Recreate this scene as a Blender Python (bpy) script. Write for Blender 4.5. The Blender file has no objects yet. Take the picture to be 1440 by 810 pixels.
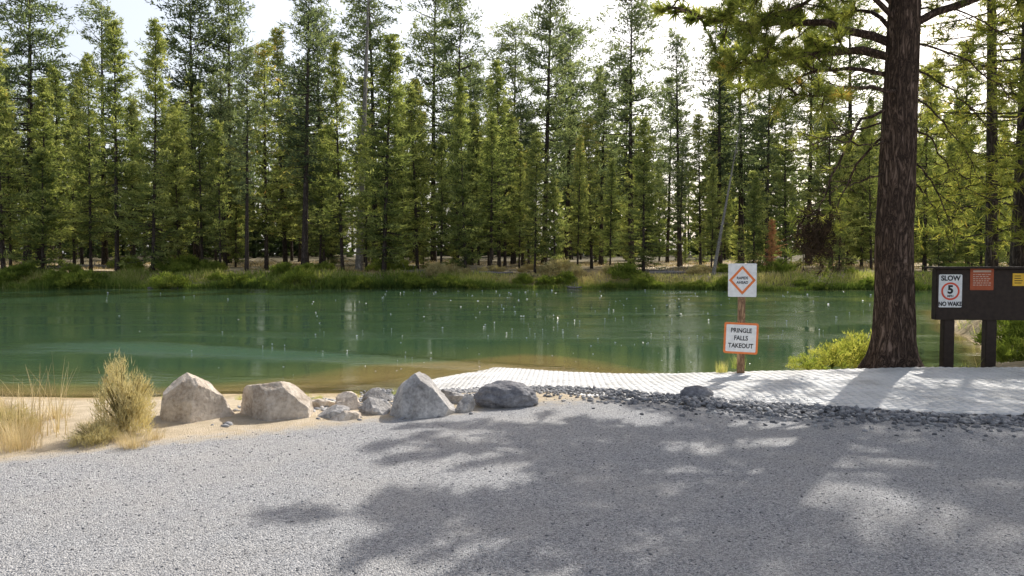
import bpy, bmesh, math, random
import numpy as np
from mathutils import Vector, Matrix, noise as mnoise
random.seed(5); RS=np.random.RandomState(11)
scene=bpy.context.scene
COL=scene.collection
F=1009.0; CAMZ=1.6; HOR=365.0
WZ=-0.45
def P(px,py,d): return np.array([(px-720)/F*d, d, CAMZ+(HOR-py)/F*d])

# ---------------------------------------------------------------- helpers
def link(o,parent=None):
    COL.objects.link(o)
    if parent is not None: o.parent=parent
    return o
def set_top(o,label,cat,group=None):
    o["label"]=label; o["category"]=cat
    if group: o["group"]=group
def mesh_tris(name,V,T,mat=None,tint=None,smooth=False):
    V=np.asarray(V,dtype=np.float32); T=np.asarray(T,dtype=np.int32)
    me=bpy.data.meshes.new(name)
    me.vertices.add(len(V)); me.vertices.foreach_set('co',V.ravel())
    me.loops.add(T.size); me.loops.foreach_set('vertex_index',T.ravel())
    me.polygons.add(len(T)); me.polygons.foreach_set('loop_start',np.arange(len(T),dtype=np.int32)*3)
    if smooth: me.polygons.foreach_set('use_smooth',np.ones(len(T),dtype=bool))
    me.update(calc_edges=True); me.validate()
    if tint is not None:
        a=me.attributes.new('tint','FLOAT','POINT'); a.data.foreach_set('value',np.asarray(tint,dtype=np.float32))
    if mat: me.materials.append(mat)
    return me
class Acc:
    def __init__(s): s.V=[];s.T=[];s.C=[];s.n=0
    def add(s,V,T,c=0.5):
        V=np.asarray(V,float);T=np.asarray(T,int)
        s.V.append(V);s.T.append(T+s.n);s.n+=len(V)
        s.C.append(np.full(len(V),c) if np.isscalar(c) else np.asarray(c))
    def mesh(s,name,mat,smooth=False):
        return mesh_tris(name,np.concatenate(s.V),np.concatenate(s.T),mat,np.concatenate(s.C),smooth)
def norm(a): return a/(np.linalg.norm(a,axis=-1,keepdims=True)+1e-9)
def tube(pts,rad,sides=6,cap=True):
    pts=np.asarray(pts,float);n=len(pts)
    t=norm(np.gradient(pts,axis=0))
    up=np.array([0,0,1.]) if abs(t[0][2])<.9 else np.array([1.,0,0])
    a=norm(np.cross(t,up)); b=np.cross(t,a)
    ang=np.arange(sides)/sides*2*math.pi
    V=pts[:,None,:]+np.asarray(rad)[:,None,None]*(np.cos(ang)[None,:,None]*a[:,None,:]+np.sin(ang)[None,:,None]*b[:,None,:])
    V=V.reshape(-1,3);T=[]
    for i in range(n-1):
        for j in range(sides):
            p=i*sides+j;q=i*sides+(j+1)%sides
            T+=[(p,q,p+sides),(q,q+sides,p+sides)]
    return V,np.array(T)
def blades(pos,dr,ln,wd,rs=RS):
    n=len(pos); dr=norm(dr)
    s=norm(np.cross(dr,rs.normal(size=(n,3))))*(np.asarray(wd)/2).reshape(-1,1)
    ln=np.asarray(ln).reshape(-1,1)
    V=np.empty((n,3,3)); V[:,0]=pos-s; V[:,1]=pos+s; V[:,2]=pos+dr*ln
    return V.reshape(-1,3),np.arange(3*n).reshape(-1,3)
def bez(ps,n=12):
    ps=np.asarray(ps,float); k=len(ps)
    u=np.linspace(0,k-1,n); out=[]
    for x in u:
        i=min(int(x),k-2);f=x-i
        p0=ps[max(i-1,0)];p1=ps[i];p2=ps[i+1];p3=ps[min(i+2,k-1)]
        out.append(.5*((2*p1)+(-p0+p2)*f+(2*p0-5*p1+4*p2-p3)*f*f+(-p0+3*p1-3*p2+p3)*f**3))
    return np.array(out)
def vnoise(x,y,s,seed=0):
    x=np.asarray(x)*s+seed*17.3; y=np.asarray(y)*s+seed*9.1
    xi=np.floor(x);yi=np.floor(y);fx=x-xi;fy=y-yi
    fx=fx*fx*(3-2*fx);fy=fy*fy*(3-2*fy)
    def h(a,b):
        v=np.sin(a*127.1+b*311.7)*43758.5453; return v-np.floor(v)
    return (h(xi,yi)*(1-fx)+h(xi+1,yi)*fx)*(1-fy)+(h(xi,yi+1)*(1-fx)+h(xi+1,yi+1)*fx)*fy

# ---------------------------------------------------------------- terrain
SX=[-300,-60,-12,-7.6,-5,-2.4,-0.8,0.26,1.6,3.3,7,8.8,10.6,12.6,16.5,30,60,300]
SY=[22,14,11.6,10.8,10.7,11.0,11.9,12.6,12.2,11.7,11.8,12.9,16.0,20.5,28,37,44,70]
FX=[-300,-60,-37,-10,6,12,20,30,60,300]
FY=[56,52.5,52,51,51.5,50,48,49,56,92]
def sstep(a,b,x):
    t=np.clip((x-a)/(b-a),0,1); return t*t*(3-2*t)
def shore(x): return np.interp(x,SX,SY)
def farsh(x): return np.interp(x,FX,FY)+ (vnoise(x,x*0,.35,3)-.5)*1.4
def height(x,y):
    x=np.asarray(x,float);y=np.asarray(y,float)
    s=shore(x)+(vnoise(x,y,1.1,1)-.5)*.35-y
    w=np.interp(x,[-12,-5,-2,0,2,3.5,9,20],[3.6,3.4,3.8,4.6,2.8,1.2,1.3,2.5])
    hn=WZ+(0-WZ)*sstep(0,1,s/w)
    sl=np.interp(x,[-14,-6,-4.2,-2.6,1,2,3,6],[.6,.5,.28,.08,.085,.2,.4,.4])
    hu=np.maximum(WZ+s*sl-np.maximum(-s-2.6,0)*.4,-3)
    hn=np.where(s>0,hn,hu)
    hn=hn+(vnoise(x,y,.7,5)-.5)*.05*sstep(-1,2,s)
    hn=hn+sstep(15,80,s)*1.0
    t=y-farsh(x)
    hf=WZ+.95*sstep(-.3,3,t)+np.clip((t-3)*.024,0,1.9)+(vnoise(x,y,.25,7)-.5)*.35*sstep(1,5,t)
    hf=np.where(t>-.3,hf,np.maximum(WZ+(t+.3)*.5,-3))
    return np.maximum(hn,hf)
def axis(fine0,fine1,step,lo,hi,g=1.09):
    a=list(np.arange(fine0,fine1,step))
    s=step;v=a[-1]
    while v<hi: s=min(s*g,25);v+=s;a.append(v)
    s=step;v=a[0];b=[]
    while v>lo: s=min(s*g,25);v-=s;b.append(v)
    return np.array(b[::-1]+a)
def gridmesh(name,xs,ys,zf,mat,attrs):
    X,Y=np.meshgrid(xs,ys); Z=zf(X,Y)
    V=np.stack([X,Y,Z],-1).reshape(-1,3)
    nx,ny=len(xs),len(ys)
    i=np.arange((ny-1)*(nx-1)); r=i//(nx-1);c=i%(nx-1);a=r*nx+c
    T=np.concatenate([np.stack([a,a+1,a+nx+1],-1),np.stack([a,a+nx+1,a+nx],-1)])
    me=mesh_tris(name,V,T,mat,None,True)
    for k,f in attrs.items():
        at=me.attributes.new(k,'FLOAT','POINT'); at.data.foreach_set('value',f(X,Y,Z).astype(np.float32).ravel())
    return me

# ---------------------------------------------------------------- materials
def newmat(name):
    m=bpy.data.materials.new(name);m.use_nodes=True
    nt=m.node_tree;nt.nodes.clear()
    out=nt.nodes.new('ShaderNodeOutputMaterial')
    return m,nt,out
def N(nt,t,**kw):
    n=nt.nodes.new(t)
    for k,v in kw.items(): setattr(n,k,v)
    return n
def ramp(nt,fac,stops):
    r=nt.nodes.new('ShaderNodeValToRGB');e=r.color_ramp.elements
    e[0].position=stops[0][0];e[0].color=(*stops[0][1],1)
    e[1].position=stops[-1][0];e[1].color=(*stops[-1][1],1)
    for p,c in stops[1:-1]:
        x=e.new(p);x.color=(*c,1)
    nt.links.new(fac,r.inputs[0]);return r.outputs[0]
def noise(nt,scale,detail=4,vec=None,rough=.55,dist=0):
    n=nt.nodes.new('ShaderNodeTexNoise');n.inputs['Scale'].default_value=scale;n.inputs['Detail'].default_value=detail;n.inputs['Roughness'].default_value=rough;n.inputs['Distortion'].default_value=dist
    if vec: nt.links.new(vec,n.inputs['Vector'])
    return n.outputs['Fac']
def mapping(nt,scale,src='Object'):
    tc=nt.nodes.new('ShaderNodeTexCoord');m=nt.nodes.new('ShaderNodeMapping');m.inputs['Scale'].default_value=scale
    nt.links.new(tc.outputs[src],m.inputs[0]);return m.outputs[0]
def math_(nt,op,a,b=None,clamp=False):
    m=nt.nodes.new('ShaderNodeMath');m.operation=op;m.use_clamp=clamp
    for i,v in enumerate((a,b)):
        if v is None: continue
        if hasattr(v,'links'): nt.links.new(v,m.inputs[i])
        else: m.inputs[i].default_value=v
    return m.outputs[0]
def mixc(nt,f,a,b,mode='MIX'):
    m=nt.nodes.new('ShaderNodeMix');m.data_type='RGBA';m.blend_type=mode
    for s,v in ((m.inputs[0],f),(m.inputs[6],a),(m.inputs[7],b)):
        if hasattr(v,'links'): nt.links.new(v,s)
        else: s.default_value=v if not isinstance(v,tuple) else (*v,1)
    return m.outputs[2]
def attr(nt,name):
    a=nt.nodes.new('ShaderNodeAttribute');a.attribute_name=name;return a.outputs['Fac']
def bump(nt,h,strength,dist):
    b=nt.nodes.new('ShaderNodeBump');b.inputs['Strength'].default_value=strength;b.inputs['Distance'].default_value=dist
    nt.links.new(h,b.inputs['Height']);return b.outputs[0]
def princ(nt,out,col,rough=.9,nrm=None,spec=.3):
    p=nt.nodes.new('ShaderNodeBsdfPrincipled')
    if hasattr(col,'links'): nt.links.new(col,p.inputs['Base Color'])
    else: p.inputs['Base Color'].default_value=(*col,1)
    p.inputs['Roughness'].default_value=rough
    p.inputs['Specular IOR Level'].default_value=spec
    if nrm: nt.links.new(nrm,p.inputs['Normal'])
    nt.links.new(p.outputs[0],out.inputs[0]);return p
def foliage(name,stops,trans=.55,shift=.24,tboost=(1.5,1.48,.8)):
    m,nt,out=newmat(name)
    oi=nt.nodes.new('ShaderNodeObjectInfo')
    r=math_(nt,'MULTIPLY',math_(nt,'SUBTRACT',oi.outputs['Random'],.5),shift)
    f=math_(nt,'ADD',attr(nt,'tint'),r,True)
    c=ramp(nt,f,stops)
    d=nt.nodes.new('ShaderNodeBsdfDiffuse');t=nt.nodes.new('ShaderNodeBsdfTranslucent')
    nt.links.new(c,d.inputs[0]); nt.links.new(mixc(nt,1.0,c,tboost,'MULTIPLY'),t.inputs[0])
    mx=nt.nodes.new('ShaderNodeMixShader');mx.inputs[0].default_value=trans
    nt.links.new(d.outputs[0],mx.inputs[1]);nt.links.new(t.outputs[0],mx.inputs[2])
    nt.links.new(mx.outputs[0],out.inputs[0]);return m
M_needle=foliage('needle_green',[(0,(.058,.088,.042)),(.45,(.205,.245,.1)),(.8,(.42,.44,.19)),(.9,(.43,.41,.17)),(1,(.5,.3,.12))])
M_hero=foliage('needle_long',[(0,(.055,.078,.03)),(.45,(.17,.2,.06)),(.8,(.38,.38,.12)),(.9,(.4,.32,.1)),(1,(.7,.28,.1))],.58)
M_needle_dark=foliage('needle_dark',[(0,(.055,.08,.06)),(.5,(.17,.21,.13)),(.9,(.33,.36,.22)),(1,(.35,.2,.1))])
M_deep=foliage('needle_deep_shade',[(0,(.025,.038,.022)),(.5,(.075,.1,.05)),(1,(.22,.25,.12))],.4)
M_needle_rust=foliage('needle_rust',[(0,(.3,.16,.1)),(1,(.7,.4,.26))])
M_needle_dead=foliage('needle_dead',[(0,(.035,.026,.018)),(1,(.1,.07,.045))],.15,.1,(1,1,1))
M_bankgrass=foliage('bank_grass_green',[(0,(.05,.085,.028)),(.45,(.2,.27,.065)),(.75,(.44,.45,.17)),(1,(.6,.52,.3))],.45)
M_dry=foliage('dry_grass',[(0,(.28,.21,.1)),(.5,(.56,.45,.25)),(1,(.78,.67,.44))],.35,.1,(1.15,1.1,.9))
M_rabbit=foliage('rabbitbrush',[(0,(.26,.22,.1)),(.5,(.54,.47,.24)),(1,(.76,.67,.4))],.35,.1,(1.15,1.1,.8))
M_shrub=foliage('shrub_green',[(0,(.08,.12,.03)),(.6,(.28,.34,.08)),(1,(.55,.52,.16))],.5,.3,(1.3,1.3,.7))

def barkmat(name,c1,c2,c3,sc=1.0,bs=.8):
    m,nt,out=newmat(name)
    v=mapping(nt,(9*sc,9*sc,1.7*sc))
    a=noise(nt,1.6,8,v,.68,.9);b=noise(nt,7,5,v,.7)
    h=math_(nt,'ADD',math_(nt,'MULTIPLY',a,.7),math_(nt,'MULTIPLY',b,.3))
    rg=math_(nt,'ABSOLUTE',math_(nt,'SUBTRACT',a,.5));rg=math_(nt,'MULTIPLY',rg,7,True)
    hh=math_(nt,'ADD',math_(nt,'MULTIPLY',rg,.6),math_(nt,'MULTIPLY',h,.5))
    c=ramp(nt,hh,[(.25,c1),(.6,c2),(.9,c3)])
    princ(nt,out,c,.95,bump(nt,hh,bs,.04),.1);return m
M_bark=barkmat('bark_hero',(.028,.02,.016),(.14,.095,.07),(.28,.2,.155))
M_barkd=barkmat('bark_dark',(.025,.02,.018),(.085,.067,.057),(.16,.13,.11),.8,.4)
M_snag=barkmat('bark_dead_grey',(.14,.13,.12),(.32,.29,.26),(.5,.46,.42),.8,.4)

# ground
m,nt,out=newmat('ground_mix');M_ground=m
gr=attr(nt,'gravel');un=attr(nt,'under');fr=attr(nt,'forest');dk=attr(nt,'deep')
vec=mapping(nt,(1,1,1))
nb=noise(nt,.35,4,vec);nm=noise(nt,6,5,vec,.65);nfine=noise(nt,120,3,vec,.7);nbig=noise(nt,1.1,4,vec,.6)
vo=N(nt,'ShaderNodeTexVoronoi');vo.inputs['Scale'].default_value=95;nt.links.new(vec,vo.inputs['Vector'])
vo2=N(nt,'ShaderNodeTexVoronoi');vo2.inputs['Scale'].default_value=190;nt.links.new(vec,vo2.inputs['Vector'])
bw=N(nt,'ShaderNodeSeparateColor');nt.links.new(vo.outputs['Color'],bw.inputs[0])
bw2=N(nt,'ShaderNodeSeparateColor');nt.links.new(vo2.outputs['Color'],bw2.inputs[0])
gm=math_(nt,'ADD',math_(nt,'MULTIPLY',bw.outputs[0],.5),math_(nt,'MULTIPLY',bw2.outputs[1],.5))
gcol=ramp(nt,gm,[(.1,(.155,.155,.16)),(.5,(.345,.342,.342)),(.9,(.6,.59,.575))])
gcol=mixc(nt,math_(nt,'MULTIPLY',math_(nt,'SUBTRACT',nbig,.42),3.0,True),gcol,mixc(nt,.35,gcol,(.5,.46,.4)))
scol=ramp(nt,math_(nt,'ADD',math_(nt,'MULTIPLY',nm,.6),math_(nt,'MULTIPLY',nfine,.4)),[(.3,(.38,.31,.21)),(.5,(.56,.46,.32)),(.7,(.7,.6,.45))])
fcol=ramp(nt,math_(nt,'ADD',math_(nt,'MULTIPLY',nm,.35),math_(nt,'MULTIPLY',nb,.65)),[(.37,(.12,.11,.055)),(.48,(.32,.25,.14)),(.6,(.7,.57,.4))])
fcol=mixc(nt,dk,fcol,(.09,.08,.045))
ucol=ramp(nt,nm,[(.3,(.3,.21,.09)),(.7,(.58,.43,.22))])
ge=math_(nt,'ADD',gr,math_(nt,'MULTIPLY',math_(nt,'SUBTRACT',nm,.5),.9))
gf=ramp(nt,ge,[(.3,(0,0,0)),(.7,(1,1,1))])
c=mixc(nt,gf,scol,gcol)
c=mixc(nt,fr,c,fcol);c=mixc(nt,un,c,ucol)
hh=math_(nt,'ADD',math_(nt,'MULTIPLY',vo.outputs['Distance'],-1.0),math_(nt,'MULTIPLY',nfine,.5))
p=princ(nt,out,c,.9,bump(nt,hh,.8,.014),.2)

def gravel_line(x): return np.interp(x,[-20,-6,-4,-3,-1.85,0,3,7,12,20],[4.6,5.1,5.6,6.25,6.9,7.8,8.6,7.9,7.6,7.6])
xs=axis(-9,14,.13,-320,320);ys=axis(1,16,.13,-60,420,1.07)
gm_=gridmesh('ground',xs,ys,height,M_ground,{
 'gravel':lambda X,Y,Z: sstep(.7,-.7,Y-gravel_line(X)),
 'under':lambda X,Y,Z: sstep(WZ+.04,WZ-.03,Z)*(Y<40),
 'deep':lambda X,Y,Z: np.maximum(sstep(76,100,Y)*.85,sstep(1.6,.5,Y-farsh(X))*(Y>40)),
 'forest':lambda X,Y,Z: np.maximum(sstep(-3,-2,Y-farsh(X)),sstep(5,9,X)*sstep(9.5,11,Y))})
g=link(bpy.data.objects.new('ground',gm_));g["kind"]="structure"

# water
m,nt,out=newmat('river_water');M_water=m
dep=attr(nt,'depth');rip=attr(nt,'ripple')
v1=mapping(nt,(.35,1.2,1));v2=mapping(nt,(1.2,4.2,1));v3=mapping(nt,(.06,.34,1))
n1=noise(nt,.6,2,v1);n2=noise(nt,1.6,4,v2,.6);n3=noise(nt,1,3,v3,.5,.6)
act=ramp(nt,n3,[(.48,(.1,)*3),(.6,(1.0,)*3)])
act=math_(nt,'ADD',act,math_(nt,'MULTIPLY',rip,6.5))
hb=math_(nt,'ADD',math_(nt,'MULTIPLY',n1,.28),math_(nt,'MULTIPLY',math_(nt,'MULTIPLY',n2,act),.6))
bn=bump(nt,hb,.6,.08)
gl=N(nt,'ShaderNodeBsdfGlossy');gl.inputs['Roughness'].default_value=.04;gl.inputs[0].default_value=(.97,.98,.94,1);nt.links.new(bn,gl.inputs['Normal'])
df=N(nt,'ShaderNodeBsdfDiffuse')
dc=ramp(nt,math_(nt,'MULTIPLY',dep,.6,True),[(0,(.42,.31,.13)),(.1,(.25,.2,.08)),(.28,(.085,.12,.05)),(1,(.043,.088,.047))])
nt.links.new(dc,df.inputs[0])
tr=N(nt,'ShaderNodeBsdfTransparent');tr.inputs[0].default_value=(.9,.88,.7,1)
mx=N(nt,'ShaderNodeMixShader');nt.links.new(ramp(nt,dep,[(.0,(.1,)*3),(.12,(.75,)*3),(.35,(1,)*3)]),mx.inputs[0])
nt.links.new(tr.outputs[0],mx.inputs[1]);nt.links.new(df.outputs[0],mx.inputs[2])
fz=N(nt,'ShaderNodeFresnel');fz.inputs[0].default_value=1.36;nt.links.new(bn,fz.inputs['Normal'])
mx2=N(nt,'ShaderNodeMixShader');nt.links.new(fz.outputs[0],mx2.inputs[0])
nt.links.new(mx.outputs[0],mx2.inputs[1]);nt.links.new(gl.outputs[0],mx2.inputs[2]);nt.links.new(mx2.outputs[0],out.inputs[0])
wx=axis(-12,14,.25,-320,320);wy=axis(8.5,20,.25,8,110,1.08)
def ripf(X,Y,Z):
    yl=np.interp(X,[-14,-9,-4,0,1.2],[17.6,16.8,15.2,13.5,13.0]);wd=np.interp(X,[-14,0],[1.1,.3])
    return np.exp(-((Y-yl)/wd)**2)*sstep(-13,-8,X)*sstep(1.6,.6,X)
wm=gridmesh('river_water',wx,wy,lambda X,Y:np.full_like(X,WZ),M_water,{'depth':lambda X,Y,Z: np.clip(WZ-height(X,Y),0,3),'ripple':ripf})
w=link(bpy.data.objects.new('river_water',wm));w["kind"]="structure"
nF=300;fy=12.5+RS.uniform(0,1,nF)**1.4*36  # small white flecks on the water, modelled in place of sun glints
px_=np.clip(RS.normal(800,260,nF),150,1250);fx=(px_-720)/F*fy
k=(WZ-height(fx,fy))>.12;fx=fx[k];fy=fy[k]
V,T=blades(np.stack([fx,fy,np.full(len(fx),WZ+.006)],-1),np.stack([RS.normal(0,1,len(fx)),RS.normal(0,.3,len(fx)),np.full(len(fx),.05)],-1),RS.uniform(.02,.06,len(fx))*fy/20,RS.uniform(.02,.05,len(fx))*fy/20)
m,nt,out=newmat('glint_white');princ(nt,out,ramp(nt,noise(nt,9,3,mapping(nt,(1,1,1))),[(.3,(.7,.7,.68)),(.7,(.85,.85,.83))]),.4)
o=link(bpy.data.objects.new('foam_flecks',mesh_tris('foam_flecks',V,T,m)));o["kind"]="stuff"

# ---------------------------------------------------------------- boat ramp mat
m,nt,out=newmat('ramp_concrete');M_ramp=m
vec=mapping(nt,(1,1,1));a=noise(nt,1.8,5,vec);b=noise(nt,40,3,vec)
c=ramp(nt,math_(nt,'ADD',math_(nt,'MULTIPLY',a,.7),math_(nt,'MULTIPLY',b,.3)),[(.32,(.5,.48,.44)),(.5,(.69,.675,.64)),(.68,(.77,.76,.73))])
princ(nt,out,c,.85,bump(nt,b,.3,.01),.2)
m,nt,out=newmat('ramp_gap');M_gap=m
vec=mapping(nt,(1,1,1));princ(nt,out,ramp(nt,noise(nt,8,4,vec),[(.3,(.22,.21,.19)),(.7,(.42,.4,.36))]),.95)
near=np.array([(14,6.6),(9,6.95),(5.1,7.25),(3.4,7.75),(1.9,8.4),(.3,9.35),(-1.1,10.5),(-2.9,12.0)])
far=np.array([(15,10.6),(10.5,10.5),(7.4,10.45),(5.4,10.5),(3.3,10.75),(1.8,11.6),(.35,12.9),(-1.2,14.5)])
na=bez(near,400);fa=bez(far,400)
ml=(na+fa)/2;sl_=np.concatenate([[0],np.cumsum(np.linalg.norm(np.diff(ml,axis=0),axis=1))])
NL=int(sl_[-1]/.105);tt=np.linspace(0,sl_[-1],NL)
ii=np.interp(tt,sl_,np.arange(400))
nearc=np.stack([np.interp(ii,np.arange(400),na[:,k]) for k in (0,1)],-1);farc=np.stack([np.interp(ii,np.arange(400),fa[:,k]) for k in (0,1)],-1)
NW=30
uu=np.linspace(0,1,NW+1)
G=nearc[:,None,:]*(1-uu[None,:,None])+farc[:,None,:]*uu[None,:,None]
mid=(nearc+farc)/2
sg=np.interp(mid[:,0],[-2.2,-1.1,.0,1.6,3,5,20],[-.62,-.46,-.36,-.2,-.07,0.02,.03])
GZ=np.repeat(sg[:,None],NW+1,1)+(vnoise(G[...,0],G[...,1],.8,12)-.5)*.03
co=np.empty(len(gm_.vertices)*3,dtype=np.float32);gm_.vertices.foreach_get('co',co);co=co.reshape(-1,3)
sel=np.where((co[:,0]>-3.5)&(co[:,0]<16)&(co[:,1]>5.5)&(co[:,1]<15))[0]
for s0 in range(0,len(sel),4000):
    ids=sel[s0:s0+4000];x=co[ids,0];y=co[ids,1]
    dn=farc-nearc; L=np.linalg.norm(dn,axis=1); dnn=dn/L[:,None]
    rx=x[:,None]-nearc[None,:,0];ry=y[:,None]-nearc[None,:,1]
    al=rx*dnn[None,:,0]+ry*dnn[None,:,1]; pe=np.abs(rx*dnn[None,:,1]-ry*dnn[None,:,0])
    k=np.argmin(pe+np.where((al<-.8)|(al>L[None,:]+.8),5,0),1);ar=np.arange(len(ids))
    A=al[ar,k];Lk=L[k];pp=pe[ar,k]
    inside=np.minimum(A,Lk-A)
    wgt=sstep(-.55,-.1,inside)*(pp<.3)
    zt=sg[k]-.07
    co[ids,2]=co[ids,2]*(1-wgt)+zt*wgt
gm_.vertices.foreach_set('co',co.ravel());gm_.update()
V=np.concatenate([G,GZ[...,None]],-1).reshape(-1,3)
T=[]
for i in range(NL-1):
    for j in range(NW):
        a0=i*(NW+1)+j;T+=[(a0,a0+NW+1,a0+1),(a0+1,a0+NW+1,a0+NW+2)]
T=np.array(T)[:,::-1]
V3=np.concatenate([G,GZ[...,None]],-1)
Vb=[];Tb=[];n=0
for i in range(NL-2):
    for j in range(NW):
        f0=.5 if j%2 else 0.
        A0=V3[i]*(1-f0)+V3[i+1]*f0; A1=V3[i+1]*(1-f0)+V3[i+2]*f0
        q=np.array([(A0[j]+A0[j+1])/2,(A0[j]+A1[j])/2,(A1[j]+A1[j+1])/2,(A0[j+1]+A1[j+1])/2])
        c0=q.mean(0)
        q=c0+(q-c0)*np.array([1.45,1.45,1])
        lo=c0+(q-c0)*.98; hi=c0+(q-c0)*.8; hi[:,2]+=.014+RS.uniform(-.003,.003)
        Vb.append(np.vstack([lo,hi]));f=[]
        for k in range(4):
            k2=(k+1)%4;f+=[(k,k2,4+k),(k2,4+k2,4+k)]
        f+=[(4,5,6),(4,6,7)];Tb.append(np.array(f)+n);n+=8
Vb=np.concatenate(Vb);Tb=np.concatenate(Tb)
allV=np.concatenate([V,Vb]);allT=np.concatenate([T,Tb+len(V)])
me=mesh_tris('boat_ramp',allV,allT,M_gap);me.materials.append(M_ramp)
mi=np.zeros(len(allT),dtype=np.int32);mi[len(T):]=1
me.polygons.foreach_set('material_index',mi)
bm=bmesh.new();bm.from_mesh(me);bmesh.ops.recalc_face_normals(bm,faces=bm.faces);bm.to_mesh(me);bm.free()
o=link(bpy.data.objects.new('boat_ramp',me));o["kind"]="structure"

# ---------------------------------------------------------------- rocks
def rockmat(name,c1,c2,c3):
    m,nt,out=newmat(name);v=mapping(nt,(1,1,1))
    a=noise(nt,4,7,v,.7);b=noise(nt,30,5,v,.7);oi=N(nt,'ShaderNodeObjectInfo')
    h=math_(nt,'ADD',math_(nt,'MULTIPLY',a,.6),math_(nt,'MULTIPLY',b,.4))
    c=ramp(nt,h,[(.36,c1),(.5,c2),(.62,c3)])
    g=math_(nt,'ADD',math_(nt,'MULTIPLY',oi.outputs['Random'],.3),.85)
    cc=N(nt,'ShaderNodeCombineColor');[nt.links.new(g,cc.inputs[i]) for i in range(3)]
    c=mixc(nt,1.0,c,cc.outputs[0],'MULTIPLY')
    princ(nt,out,c,.9,bump(nt,h,.9,.035),.2);return m
M_rtan=rockmat('rock_tan',(.3,.235,.18),(.56,.48,.39),(.75,.67,.57))
M_rgrey=rockmat('rock_grey',(.17,.16,.15),(.38,.36,.34),(.6,.57,.53))
M_rdark=rockmat('rock_slate',(.09,.09,.1),(.19,.185,.19),(.3,.295,.3))
def boulder(name,px0,px1,pyt,pyb,d,depth,seed,mat,label,round_=False,rot=0,pts=None,nP=10,hs=1.0):
    rs=np.random.RandomState(seed)
    W=(px1-px0)/F*(d+depth*.2);H=(pyb-pyt)/F*d*hs
    bm=bmesh.new();bmesh.ops.create_icosphere(bm,subdivisions=6 if W>.4 else 3,radius=1)
    if not round_:
        pn=norm(rs.normal(size=(nP,3)));pd=rs.uniform(.45,.8,nP)
        pn=np.vstack([pn,[[0,0,-1]]]);pd=np.append(pd,.45)
        if pts is not None:
            ch=norm(rs.normal(size=(9,3)));base_n=np.array([norm(np.array(q[:3],float)) for q in pts]);base_d=np.array([q[3] for q in pts])
            # small chips: planes that shave the corners of the main facets
            ext=[]
            for c_ in ch:
                dp=base_n@c_;r_=np.where(dp>1e-3,base_d/np.maximum(dp,1e-3),9).min();ext.append(min(r_,1.2)*.93)
            pn=np.vstack([base_n,ch,[[0,0,-1]]]);pd=np.concatenate([base_d,ext,[.45]])
        for v in bm.verts:
            c=np.array(v.co[:]);c=norm(c)
            dp=pn@c; s=np.where(dp>1e-3,pd/np.maximum(dp,1e-3),9).min()
            v.co=Vector(c*min(s,1.25))
    for v in bm.verts:
        q=v.co*2.1+Vector((seed*3.1,0,0));n_=mnoise.fractal(q,1,2,6)*(.045 if not round_ else .13)+mnoise.noise(v.co*9+Vector((seed,0,0)))*.016+mnoise.noise(v.co*22)*.008
        v.co*=1+n_
    bmesh.ops.transform(bm,matrix=Matrix.Rotation(rot,4,'Z'),verts=bm.verts)
    c=np.array([v.co[:] for v in bm.verts]);mn=c.min(0);mxx=c.max(0)
    for v in bm.verts:
        v.co.x=((v.co.x-mn[0])/(mxx[0]-mn[0])-.5)*W
        v.co.y=((v.co.y-mn[1])/(mxx[1]-mn[1])-.5)*depth
        v.co.z=((v.co.z-mn[2])/(mxx[2]-mn[2]))*(H+.08)-.08
    me=bpy.data.meshes.new(name);bm.to_mesh(me);bm.free();me.materials.append(mat)
    for p in me.polygons: p.use_smooth=round_
    o=link(bpy.data.objects.new(name,me))
    dd=d+depth*.35
    x=((px0+px1)/2-720)/F*dd
    z=CAMZ+(HOR-pyb)/F*d
    o.location=(x,dd,min(z,float(height(x,d+depth*.3))+.02))
    set_top(o,label,"boulder","boulders along the ramp edge");return o
boulder('boulder',221,323,530,597,7.0,.55,3,M_rtan,"angular pale tan boulder standing on the sandy edge",hs=.98,
  pts=[(-.25,-1,.25,.5),(.95,-.75,.15,.52),(1,.1,.45,.78),(.25,.15,1,.55),(-.45,-.3,1,.55),(-1,-.35,.15,.82),(.1,1,.2,.7),(.15,-.7,.95,.6)])
boulder('boulder',327,438,539,591,7.15,.6,8,M_rtan,"wide tan boulder with a lit slanting top",hs=.98,
  pts=[(-.45,-.9,.3,.5),(.45,-.95,.2,.52),(.85,-.2,1.0,.6),(-.12,.1,1,.48),(-.9,-.3,.4,.85),(.1,-.75,1,.52),(1,.1,.1,1.0),(0,1,.3,.7)])
boulder('boulder',545,642,529,592,7.2,.55,21,M_rgrey,"pointed grey boulder with sharp faces beside the ramp",
  pts=[(-.9,-.75,.3,.58),(.35,-.95,.3,.45),(.8,.0,.8,.55),(-.55,.1,.9,.62),(.1,1,.4,.6),(-.25,-.75,.8,.55),(1,-.4,.05,.95),(-1,.1,.1,.82)])
boulder('boulder',664,758,540,579,7.7,.5,5,M_rdark,"smooth rounded slate-grey boulder beside the gravel",True)
for k,(a,b,t,bt,d,s,mt) in enumerate([(440,495,574,588,7.2,31,M_rgrey),(470,508,552,573,7.7,33,M_rtan),(500,548,562,585,7.4,34,M_rgrey),(508,558,548,566,8.4,35,M_rgrey),(430,475,562,574,8.0,36,M_rtan),
    (638,668,558,580,7.5,37,M_rgrey),(615,662,548,570,8.1,38,M_rgrey),(452,505,580,590,7.1,39,M_rtan)]):
    boulder('rock',a,b,t,bt,d,.25,s,mt,"small flat grey rock wedged between larger boulders",rot=s)
r_=boulder('rock',958,1005,551,567,8.25,.3,55,M_rdark,"small dark stone lying on the ramp edge",True)
r_.location.z=.0
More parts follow.
